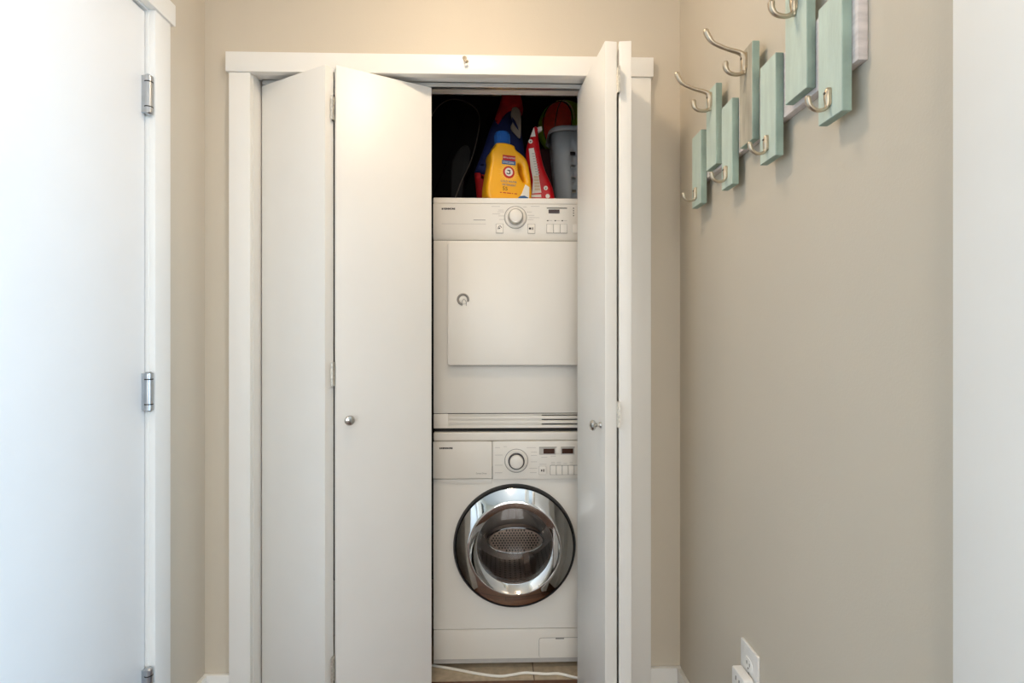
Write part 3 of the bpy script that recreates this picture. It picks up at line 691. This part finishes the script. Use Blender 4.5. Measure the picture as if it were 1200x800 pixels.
fy = -.0420
def bq(x0, y0, x1, y1, t=.0006): a, c = bp(x0, y1), bp(x1, y0); return bx(a[0], c[0], fy - t, fy, a[1], c[1])
obj('red_label', bq(585.2, 182.2, 600.2, 188.4), M_redp, body, local=True)
obj('blue_label', bq(584.4, 188.4, 600.4, 193), M_bluep, body, local=True)
p = bp(592.8, 185.2); obj('lettering', text_bm('ARM & HAMMER', .0085, p[0], fy - .0010, p[1], align='CENTER', xs=.78), M_whitep, body, local=True)
p = bp(591.8, 190.8); obj('lettering', text_bm('OXICLEAN', .0105, p[0], fy - .0010, p[1], align='CENTER', xs=.85), M_whitep, body, local=True)
p = bp(592.3, 202)
b = NB()
for i in range(28):   # sunburst behind the round emblem
    t = 2 * PI * i / 28; r0, r1 = .024, .042 if i % 2 else .036
    prism(b, [(p[0] + r0 * math.cos(t - .05), p[1] + r0 * math.sin(t - .05)), (p[0] + r1 * math.cos(t), p[1] + r1 * math.sin(t)), (p[0] + r0 * math.cos(t + .05), p[1] + r0 * math.sin(t + .05))], fy - .0004, fy, 'Y')
obj('sunburst_print', b, M_paleyellow, body, local=True)
b = NB(); disc(b, p[0], fy, p[1], .0225, 32, t=.0008); obj('emblem_ring', b, M_redp, body, local=True)
b = NB(); disc(b, p[0], fy - .0008, p[1] + .001, .0155, 32, t=.0005); obj('emblem_field', b, M_whitep, body, local=True)
b = NB(); tube(b, [(p[0] - .008, fy - .0014, p[1] - .004), (p[0] - .002, fy - .0014, p[1] - .006), (p[0] + .005, fy - .0014, p[1] - .004), (p[0] + .003, fy - .0014, p[1] + .004)], .0018, 6, 3); box(b, p[0] - .006, p[0] + .006, fy - .002, fy - .0013, p[1] + .005, p[1] + .0085)
obj('emblem_arm', b, M_ink, body, local=True)
p = bp(592.3, 213); obj('lettering', text_bm('COLD WATER', .0098, p[0], fy - .0004, p[1], align='CENTER'), M_bluep, body, local=True)
p = bp(592.8, 217); obj('lettering', text_bm('DETERGENT', .0098, p[0], fy - .0004, p[1], align='CENTER'), M_bluep, body, local=True)
p = bp(588.0, 221.6); obj('lettering', text_bm('55', .019, p[0], fy - .0004, p[1], align='CENTER', xs=1.1), M_ink, body, local=True)
b = NB()
for (xa, xb_) in ((582, 584), (585.5, 589), (590, 595), (596, 597.5), (599, 602)): a, c = bp(xa, 226.9), bp(xb_, 225.9); box(b, a[0], c[0], fy - .0005, fy, a[1], c[1])
obj('small_print', b, M_redp, body, local=True)
P = [bp(604, 231.5), bp(608, 225), bp(612, 214), bp(617, 217), bp(616.5, 231.5)]
b = NB(); prism(b, [(q[0], q[1]) for q in P], fy - .0005, fy + .001, 'Y'); obj('corner_label', b, M_whitep, body, local=True)
P = [bp(602.5, 231.6), bp(606, 228.5), bp(611, 227.6), bp(615.5, 229.5), bp(616, 231.6)]
b = NB(); prism(b, P, fy - .0009, fy, 'Y'); obj('corner_swirl', b, M_bluep, body, local=True)

# red foil bag, standing edge-on
GY = 0.402; SG = (GY - .03 - CAMY) / F; g0_ = onY(634, 231, GY - .03)
bag = thing('snack_bag', 'glossy red and white foil bag standing between the bottle and the basket', 'bag', (g0_.x, GY, TZ))
gz = g0_.z - TZ
def gp(px, py): return ((px - 634) * SG, max(0.0, (231.3 - py) * SG + gz))
b = curve_bm([[gp(620.5, 300), gp(621, 231), gp(622, 211), gp(618.5, 195), gp(616.4, 182), gp(617.5, 170), gp(621, 160), gp(625.5, 148), gp(630, 147.5), gp(631.5, 160), gp(634, 178), gp(639, 197), gp(645, 211), gp(649.5, 224), gp(650, 300)]], .010, .020, 5)
zmin = min(v.co.z for v in b.verts); bmesh.ops.translate(b, verts=b.verts, vec=(0, 0, -zmin))
gb = obj('foil_body', b, M_redbag, bag, local=True)
gy = -.0302
def gpoly(pts, t, m, n): b = NB(); prism(b, [gp(*q) for q in pts], gy - t, gy + .003, 'Y'); return obj(n, b, m, gb, local=True)
gpoly([(619.6, 174.5), (625.5, 173.5), (629.5, 195), (634.4, 226), (623.4, 227), (624.5, 211), (621.8, 196)], .0006, M_whitep, 'white_panel')
gpoly([(621.6, 160.5), (625.6, 149.5), (627.6, 160)], .0006, M_whitep, 'white_flap')
gpoly([(622, 231.5), (622.6, 228.4), (634, 228), (634.5, 231.5)], .0006, M_whitep, 'white_band')
for (x, y) in ((621.7, 166), (639.6, 220.5), (641.8, 230)):
    q = gp(x, y); b = NB(); disc(b, q[0], gy, q[1], .0085, 20, t=.0008); e = obj('round_print', b, M_whitep, gb, local=True)
for (x, y) in ((621.7, 166), (639.6, 220.5)):
    q = gp(x, y); b = NB(); box(b, q[0] - .0035, q[0] + .0035, gy - .0013, gy - .0008, q[1] - .001, q[1] + .001); box(b, q[0] - .001, q[0] + .001, gy - .0013, gy - .0008, q[1] - .005, q[1]); obj('round_print_mark', b, M_ink, gb, local=True)
b = NB()
for i in range(9): a, c = gp(623.3 + i * .55, 181 + i * 3.0), gp(627.2 + i * .62, 179.8 + i * 3.0); box(b, a[0], c[0], gy - .0011, gy - .0006, a[1], c[1])
obj('small_print', b, M_lgrey, gb, local=True)
b = NB(); 
for i in range(5): a, c = gp(625.5 + i * .3, 209 + i * 3.6), gp(631 + i * .5, 206.4 + i * 3.6); box(b, a[0], c[0], gy - .0011, gy - .0006, a[1], c[1])
obj('food_print', b, M_cream, gb, local=True)
b = NB(); prism(b, [gp(627.5, 148), gp(635.2, 145.4), gp(635.8, 150), gp(630, 153)], -.012, .006, 'Y', .001); obj('folded_top', b, M_whitep, bag, local=True)

# laundry basket (rounded rectangle, tapering down, slotted walls)
KY0, KY1 = 0.442, 0.642
KX0 = onY(643.5, 150, KY0 - .008).x + .008; KX1 = KX0 + .25
bk = thing('laundry_basket', 'grey plastic laundry basket with slotted sides on top of the dryer', 'laundry basket', ((KX0 + KX1) / 2, (KY0 + KY1) / 2, TZ))
def rrect(x0, x1, y0, y1, r, n=8, m=10):
    pts = []
    cs = [(x1 - r, y1 - r, 0), (x0 + r, y1 - r, PI / 2), (x0 + r, y0 + r, PI), (x1 - r, y0 + r, 1.5 * PI)]
    for q, (cx, cy, st) in enumerate(cs):
        arc = [(cx + r * math.cos(st + i * PI / 2 / n), cy + r * math.sin(st + i * PI / 2 / n)) for i in range(n + 1)]
        pts += arc
        nx = cs[(q + 1) % 4]; nxt = (nx[0] + r * math.cos(nx[2]), nx[1] + r * math.sin(nx[2])); la = arc[-1]
        pts += [(la[0] + (nxt[0] - la[0]) * i / m, la[1] + (nxt[1] - la[1]) * i / m) for i in range(1, m)]
    return pts
KH = onY(655, 147, KY0).z - TZ
hs = [0, .012, .045, .058, .095, .108, .145, .158, .195, .208, .245, .262, KH - .012]
b = NB(); rings = []
npt = len(rrect(0, 1, 0, 1, .1))
for h in hs:
    k = .030 * (1 - h / KH)
    rings.append([b.verts.new((x, y, TZ + h)) for x, y in rrect(KX0 + k + .006, KX1 - k - .006, KY0 + k + .006, KY1 - k - .006, .055)])
for a in range(len(hs) - 1):
    for i in range(npt):
        seg = i % 18                     # 0..7 corner, 8..17 straight
        slot = a in (2, 4, 6, 8, 10) and seg >= 8 and (seg - 8) % 3 != 0
        if not slot: b.faces.new((rings[a][i], rings[a][(i + 1) % npt], rings[a + 1][(i + 1) % npt], rings[a + 1][i]))
b.faces.new(rings[0][::-1])
bmesh.ops.recalc_face_normals(b, faces=b.faces)
tub = obj('tub', b, M_basket, bk)
md = tub.modifiers.new('thickness', 'SOLIDIFY'); md.thickness = .003; md.offset = 0
b = NB()
o1 = rrect(KX0 - .004, KX1 + .004, KY0 - .004, KY1 + .004, .065); o2 = rrect(KX0 + .008, KX1 - .008, KY0 + .008, KY1 - .008, .053)
o3 = rrect(KX0 - .008, KX1 + .008, KY0 - .008, KY1 + .008, .069)
R3 = [b.verts.new((x, y, TZ + KH - .022)) for x, y in o3]; R1 = [b.verts.new((x, y, TZ + KH - .004)) for x, y in o1]
R1b = [b.verts.new((x * .7 + x2 * .3, y * .7 + y2 * .3, TZ + KH)) for (x, y), (x2, y2) in zip(o1, o2)]; R2 = [b.verts.new((x, y, TZ + KH - .003)) for x, y in o2]; R4 = [b.verts.new((x, y, TZ + KH - .014)) for x, y in o2]
for A_, B_ in ((R3, R1), (R1, R1b), (R1b, R2), (R2, R4)):
    for i in range(npt): b.faces.new((A_[i], A_[(i + 1) % npt], B_[(i + 1) % npt], B_[i]))
bmesh.ops.recalc_face_normals(b, faces=b.faces)
rim = obj('rim', b, M_basket, bk); md = rim.modifiers.new('thickness', 'SOLIDIFY'); md.thickness = .003; md.offset = 0
# clothes in the basket
def crumpled(name, cx, cy, cz, sx, sy, sz, m, seed, label):
    from mathutils import noise
    b = NB(); bmesh.ops.create_icosphere(b, subdivisions=4, radius=1)
    for v in b.verts:
        n = noise.noise(v.co * 1.6 + Vector((seed, 0, 0))) * .10 + abs(noise.noise(v.co * 4 + Vector((0, seed, 0)))) * .12
        q = Vector((max(-.8, min(.8, v.co.x)), max(-.8, min(.8, v.co.y)), max(-.8, min(.8, v.co.z)))) / .8
        v.co = Vector((q.x * sx, q.y * sy, q.z * sz)) * (1 - .08 + n * .6)
    zm = min(v.co.z for v in b.verts); bmesh.ops.translate(b, verts=b.verts, vec=(cx, cy, cz - zm))
    return tag(obj(name, b, m), label, 'cloth')
kcx, kcy = (KX0 + KX1) / 2, (KY0 + KY1) / 2
crumpled('towel', kcx, kcy, TZ + .004, .078, .054, .062, M_cream, 3, 'crumpled cream towel at the bottom of the grey basket')
crumpled('bath_sheet', kcx, kcy, TZ + .128, .086, .060, .055, M_cloth, 9, 'crumpled white cloth lying over the cream towel in the basket')

# ball resting in the basket
bc = onY(661, 151, 0.735); br = 0.124
ctn = NB(); box(ctn, .135, .43, .655, .823, TZ, bc.z - br - .0005, bev=.003)
ct = tag(obj('carton', ctn, M_carton), 'dark red carton standing behind the grey basket on the dryer', 'box')
ball = thing('ball', 'red and lime green ball with black seams above the basket', 'ball', (bc.x, bc.y, bc.z - br))
b = NB(); bmesh.ops.create_uvsphere(b, u_segments=48, v_segments=32, radius=br, matrix=Matrix.Translation(bc))
for f in b.faces:
    v = (f.calc_center_median() - bc).normalized()
    d = ((v.x + .34) / .50) ** 2 + ((v.z + .05) / .80) ** 2
    f.material_index = 1 if (d < 1 and v.y < .1) or v.y > .5 else 0
finish(b); bs = obj('shell', b, [M_green, M_ballred], ball)
def on_ball(x, z, k=1.0):
    y = -math.sqrt(max(0, 1 - x * x - z * z)); return bc + Vector((x, y, z)) * br * k
b = NB(); tube(b, [on_ball(-.34 + .50 * math.cos(2 * PI * i / 24), -.05 + .80 * math.sin(2 * PI * i / 24)) for i in range(25)], .0026, 6, 2); obj('seam', b, M_black, bs)
b = NB(); tube(b, [on_ball(-.34 + .58 * math.cos(PI * i / 16), -.05 + .88 * math.sin(PI * i / 16)) for i in range(0, 9)], .0022, 6, 2); obj('cream_line', b, M_cream, bs)
b = NB(); tube(b, [on_ball(-.45, -.6), on_ball(-.42, -.1), on_ball(-.34, .35), on_ball(-.18, .74), on_ball(-.02, .95)], .0026, 6, 4); obj('seam', b, M_black, bs)
b = NB(); tube(b, [on_ball(-.14, .80), on_ball(.25, .78), on_ball(.6, .55), on_ball(.8, .2)], .0026, 6, 4); obj('seam', b, M_black, bs)

# soft red and navy bag leaning in the corner behind the bottle
SY = 0.60; SS = (SY - CAMY) / F; s0 = onY(590, 231, SY)
sb = thing('sports_bag', 'red and navy fabric bag with a grey patch leaning behind the detergent bottle', 'bag', (s0.x, SY, TZ))
sz = s0.z - TZ
def sp_(px, py): return ((px - 590) * SS, max(0.0, (231.3 - py) * SS + sz))
def soft(name, pts, dy0, ex, bv, m, parent=None):
    b = curve_bm([[sp_(*q) for q in pts]], ex, bv, 4); bmesh.ops.translate(b, verts=b.verts, vec=(0, dy0, 0))
    for v in b.verts: v.co.z = max(v.co.z, 0.0)
    return obj(name, b, m, parent or sb, local=True)
nv = soft('navy_panel', [(556, 204), (566, 178), (577, 146), (590, 128), (607, 131), (610, 150), (614, 176), (616, 205), (600, 214), (575, 210)], 0, .012, .030, M_navy)
soft('red_base', [(556, 205), (575, 206), (600, 207), (617, 207), (618, 330), (568, 330)], .004, .012, .028, M_redf)
soft('red_panel', [(590, 100), (604, 96), (611, 120), (612, 135), (600, 136), (592, 141), (584, 152), (580, 143), (586, 124)], -.016, .012, .026, M_redf)
pt = soft('patch', [(600, 134), (605, 133), (609, 138), (610, 150), (609, 168), (603, 164), (598, 157), (600, 150), (598, 142)], -.058, .002, .003, M_patch, nv)
b = NB(); a = [sp_(599.5, 145), sp_(603, 149), sp_(606.5, 157), sp_(607, 160), sp_(603.5, 155.5), sp_(600, 150)]; prism(b, a, -.066, -.060, 'Y'); obj('patch_slash', b, M_navy, nv, local=True)

# tall black folding hamper with a wire hoop, and a rounded charcoal case before it
HY = 0.68
hp = [onY(x, y, HY) for x, y in ((527, 300), (533, 234), (541, 212), (552.5, 187), (560, 158), (562, 138), (556, 126), (542, 118), (526, 117), (511, 128), (500, 150), (494, 190), (492, 300))]
hm = thing('folding_hamper', 'tall black folding hamper with a thin arched wire hoop on the dryer', 'hamper', (onY(525, 234, HY).x, HY, TZ))
hpx = ((527, 300, .43), (533, 233, .44), (541, 212, .46), (552.5, 187, .50), (560, 158, .56), (562, 138, .60), (556, 126, .63), (542, 118, .65), (526, 117, .66), (511, 128, .66), (500, 150, .66), (494, 190, .66), (492, 300, .66))
b = NB(); tube(b, [(q.x, q.y, max(q.z, TZ + .003)) for q in (onY(*h) for h in hpx)], .0024, 8, 4); obj('wire_hoop', b, M_wire, hm)
b = NB(); prism(b, [(p.x, max(p.z, TZ)) for p in smooth_path(hp, 3)], HY - .008, HY + .13, 'Y', .004); obj('mesh_body', b, M_darkmesh, hm)
CYY = 0.56
cs_ = [onY(x, y, CYY) for x, y in ((530, 300), (529, 206), (533, 186), (540, 176), (547, 172.5), (552, 178), (550, 198), (544, 215), (541, 300))]
b = NB(); prism(b, [(p.x, max(p.z, TZ)) for p in smooth_path(cs_, 4)], CYY - .03, CYY + .03, 'Y', .008, 3)
tag(obj('rounded_case', b, M_darkcase), 'low charcoal round-topped case beside the yellow detergent bottle', 'case')

# ------------------------------------------------------------------ white cord lying on the closet tiles
from_px = [(500, 778.0), (508, 779.5), (530, 783.2), (560, 789), (585, 792), (600, 790.3), (614, 788), (626, 788.5), (640, 789.3), (655, 789), (672, 793), (690, 797)]
pts = []
for x, y in from_px:
    d = ray(x, y); t = (0.005 - CAMZ) / d[2]; pts.append((d[0] * t, min(CAMY + d[1] * t, .30), .0048))
b = NB(); tube(b, pts, .0045, 10, 5)
tag(obj('power_cord', b, M_cord), 'white power cord lying on the tiles in front of the washing machine', 'cord')

# ------------------------------------------------------------------ coat rack on the right wall
RX = WR
rk = thing('coat_rack', 'coat rack of staggered mint planks with bronze hooks on the beige wall', 'coat rack', (RX - .02, -.51, 1.57))
obj('backing_board', bx(RX - .017, RX - .0005, -.834, -.20, 1.648, 1.778, bev=.0015), M_wash, rk)
tag(rk.children[0], 'whitewashed backing board')
PXF = RX - .034
def double_hook(yc, zc):
    b = NB(); X = lambda d: PXF - d
    tube(b, [(X(.0035), yc, zc - .036), (X(.004), yc, zc - .018), (X(.004), yc, zc - .002), (X(.013), yc, zc + .009), (X(.044), yc, zc + .018), (X(.072), yc, zc + .030), (X(.083), yc, zc + .042), (X(.090), yc, zc + .056)],
         [.0045, .0065, .0075, .0055, .0042, .0046, .0062, .0068], 12, 5)
    tube(b, [(X(.004), yc, zc - .012), (X(.0035), yc, zc - .028), (X(.010), yc, zc - .037), (X(.022), yc, zc - .0395), (X(.037), yc, zc - .036), (X(.045), yc, zc - .026), (X(.046), yc, zc - .015)],
         [.0055, .0050, .0045, .0042, .0045, .0058, .0066], 12, 5)
    # flat screw plate
    bmp = NB(); rbox(bmp, yc - .008, yc + .008, 0, .0025, zc - .032, zc + .010, .0075, bev=.0006)
    bmesh.ops.transform(bmp, verts=bmp.verts, matrix=Matrix(((0, 1, 0, PXF - .0026), (1, 0, 0, 0), (0, 0, 1, 0), (0, 0, 0, 1))))
    me = bpy.data.meshes.new('t'); bmp.to_mesh(me); bmp.free(); b.from_mesh(me); bpy.data.meshes.remove(me)
    bmesh.ops.recalc_face_normals(b, faces=b.faces)
    return b
def single_hook(yc, zc):
    b = NB(); X = lambda d: PXF - d
    tube(b, [(X(.003), yc, zc + .012), (X(.004), yc, zc), (X(.005), yc, zc - .016), (X(.013), yc, zc - .0215), (X(.024), yc, zc - .0215), (X(.034), yc, zc - .014), (X(.0375), yc, zc - .002)],
         [.0050, .0058, .0036, .0032, .0034, .0042, .0050], 12, 5)
    bmp = NB(); rbox(bmp, yc - .0055, yc + .0055, 0, .0022, zc - .016, zc + .016, .005, bev=.0005)
    bmesh.ops.transform(bmp, verts=bmp.verts, matrix=Matrix(((0, 1, 0, PXF - .0023), (1, 0, 0, 0), (0, 0, 1, 0), (0, 0, 0, 1))))
    me = bpy.data.meshes.new('t'); bmp.to_mesh(me); bmp.free(); b.from_mesh(me); bpy.data.meshes.remove(me)
    bmesh.ops.recalc_face_normals(b, faces=b.faces)
    return b
planks = [(-.2534, -.1892, 1.580, 1.7815, 0), (-.3485, -.2876, 1.6535, 1.8610, 1), (-.438, -.3806, 1.5745, 1.7796, 0), (-.5335, -.4742, 1.6425, 1.858, 2), (-.6263, -.5653, 1.573, 1.779, 0), (-.7284, -.6594, 1.6565, 1.866, 1), (-.8219, -.7605, 1.5725, 1.7745, 0)]
for (ya, yb, z0, z1, kd) in planks:
    b = NB(); box(b, PXF, RX - .0175, ya, yb, z0, z1, bev=.0012, seg=1)
    b.normal_update()
    for f in b.faces: f.material_index = 0 if f.normal.x < -.9 else 1
    pk = obj('plank', b, [M_barn if kd == 2 else M_mint, M_mintedge], rk)
    if kd == 2: tag(pk, 'weathered bare wood plank')
    yc = (ya + yb) / 2
    if kd:
        zc = z1 - .020
        obj('hook', double_hook(yc, zc), M_brass, pk)
        b = NB(); lathe(b, [(0, -.0085), (.0028, -.0085), (.0032, -.006)], (PXF - .003, yc, zc - .004), 'X', 12); obj('screw', b, M_wire, pk)
    else:
        zc = z0 + .036
        obj('hook', single_hook(yc, zc), M_brass, pk)
        b = NB(); lathe(b, [(0, -.0070), (.0022, -.0070), (.0026, -.0045)], (PXF - .003, yc, zc + .006), 'X', 12); obj('screw', b, M_wire, pk)

# ------------------------------------------------------------------ wall outlet and the adapter plugged into it
oy0, oy1, oz1 = -.5023, -.4231, .4905
ot = thing('wall_outlet', 'white duplex outlet plate low on the beige wall', 'outlet', (RX, (oy0 + oy1) / 2, oz1 - .125))
def xslab(y0, y1, z0, z1, x0, x1, r, bev):
    b = NB(); rbox(b, y0, y1, 0, x1 - x0, z0, z1, r, bev=bev)
    bmesh.ops.transform(b, verts=b.verts, matrix=Matrix(((0, 1, 0, x0), (1, 0, 0, 0), (0, 0, 1, 0), (0, 0, 0, 1)))); bmesh.ops.recalc_face_normals(b, faces=b.faces); return b
pl = obj('plate', xslab(oy0, oy1, oz1 - .125, oz1, RX - .0065, RX - .0004, .004, .002), M_plate, ot)
yc = (oy0 + oy1) / 2
for zc in (oz1 - .042, oz1 - .083):
    so = obj('socket', xslab(yc - .017, yc + .017, zc - .0145, zc + .0145, RX - .008, RX - .004, .009, .0006), M_plate, pl)
    b = NB()
    for s in (-.0065, .0065): box(b, RX - .0084, RX - .0079, yc + s - .001, yc + s + .001, zc - .002, zc + .006)
    lathe(b, [(0, -.0004), (.0024, -.0004), (.0024, 0)], (RX - .008, yc, zc - .0085), 'X', 12)
    obj('socket_slots', b, M_rubber, pl)
b = NB(); lathe(b, [(0, -.0012), (.003, -.0008), (.0034, 0)], (RX - .0065, yc, oz1 - .0625), 'X', 12); obj('screw', b, M_nickel, pl)
ad = thing('plug_adapter', 'chunky white plug-in adapter covering the lower socket of the wall outlet', 'adapter', (RX - .025, yc, oz1 - .145))
az1 = oz1 - .0600
ab = obj('housing', xslab(yc - .030, yc + .030, az1 - .075, az1, RX - .033, RX - .0092, .006, .004), M_plate, ad)
b = NB()
for s in (-.008, .008): box(b, RX - .0336, RX - .0328, yc + s - .0013, yc + s + .0013, az1 - .022, az1 - .013)
obj('socket_slots', b, M_rubber, ab)
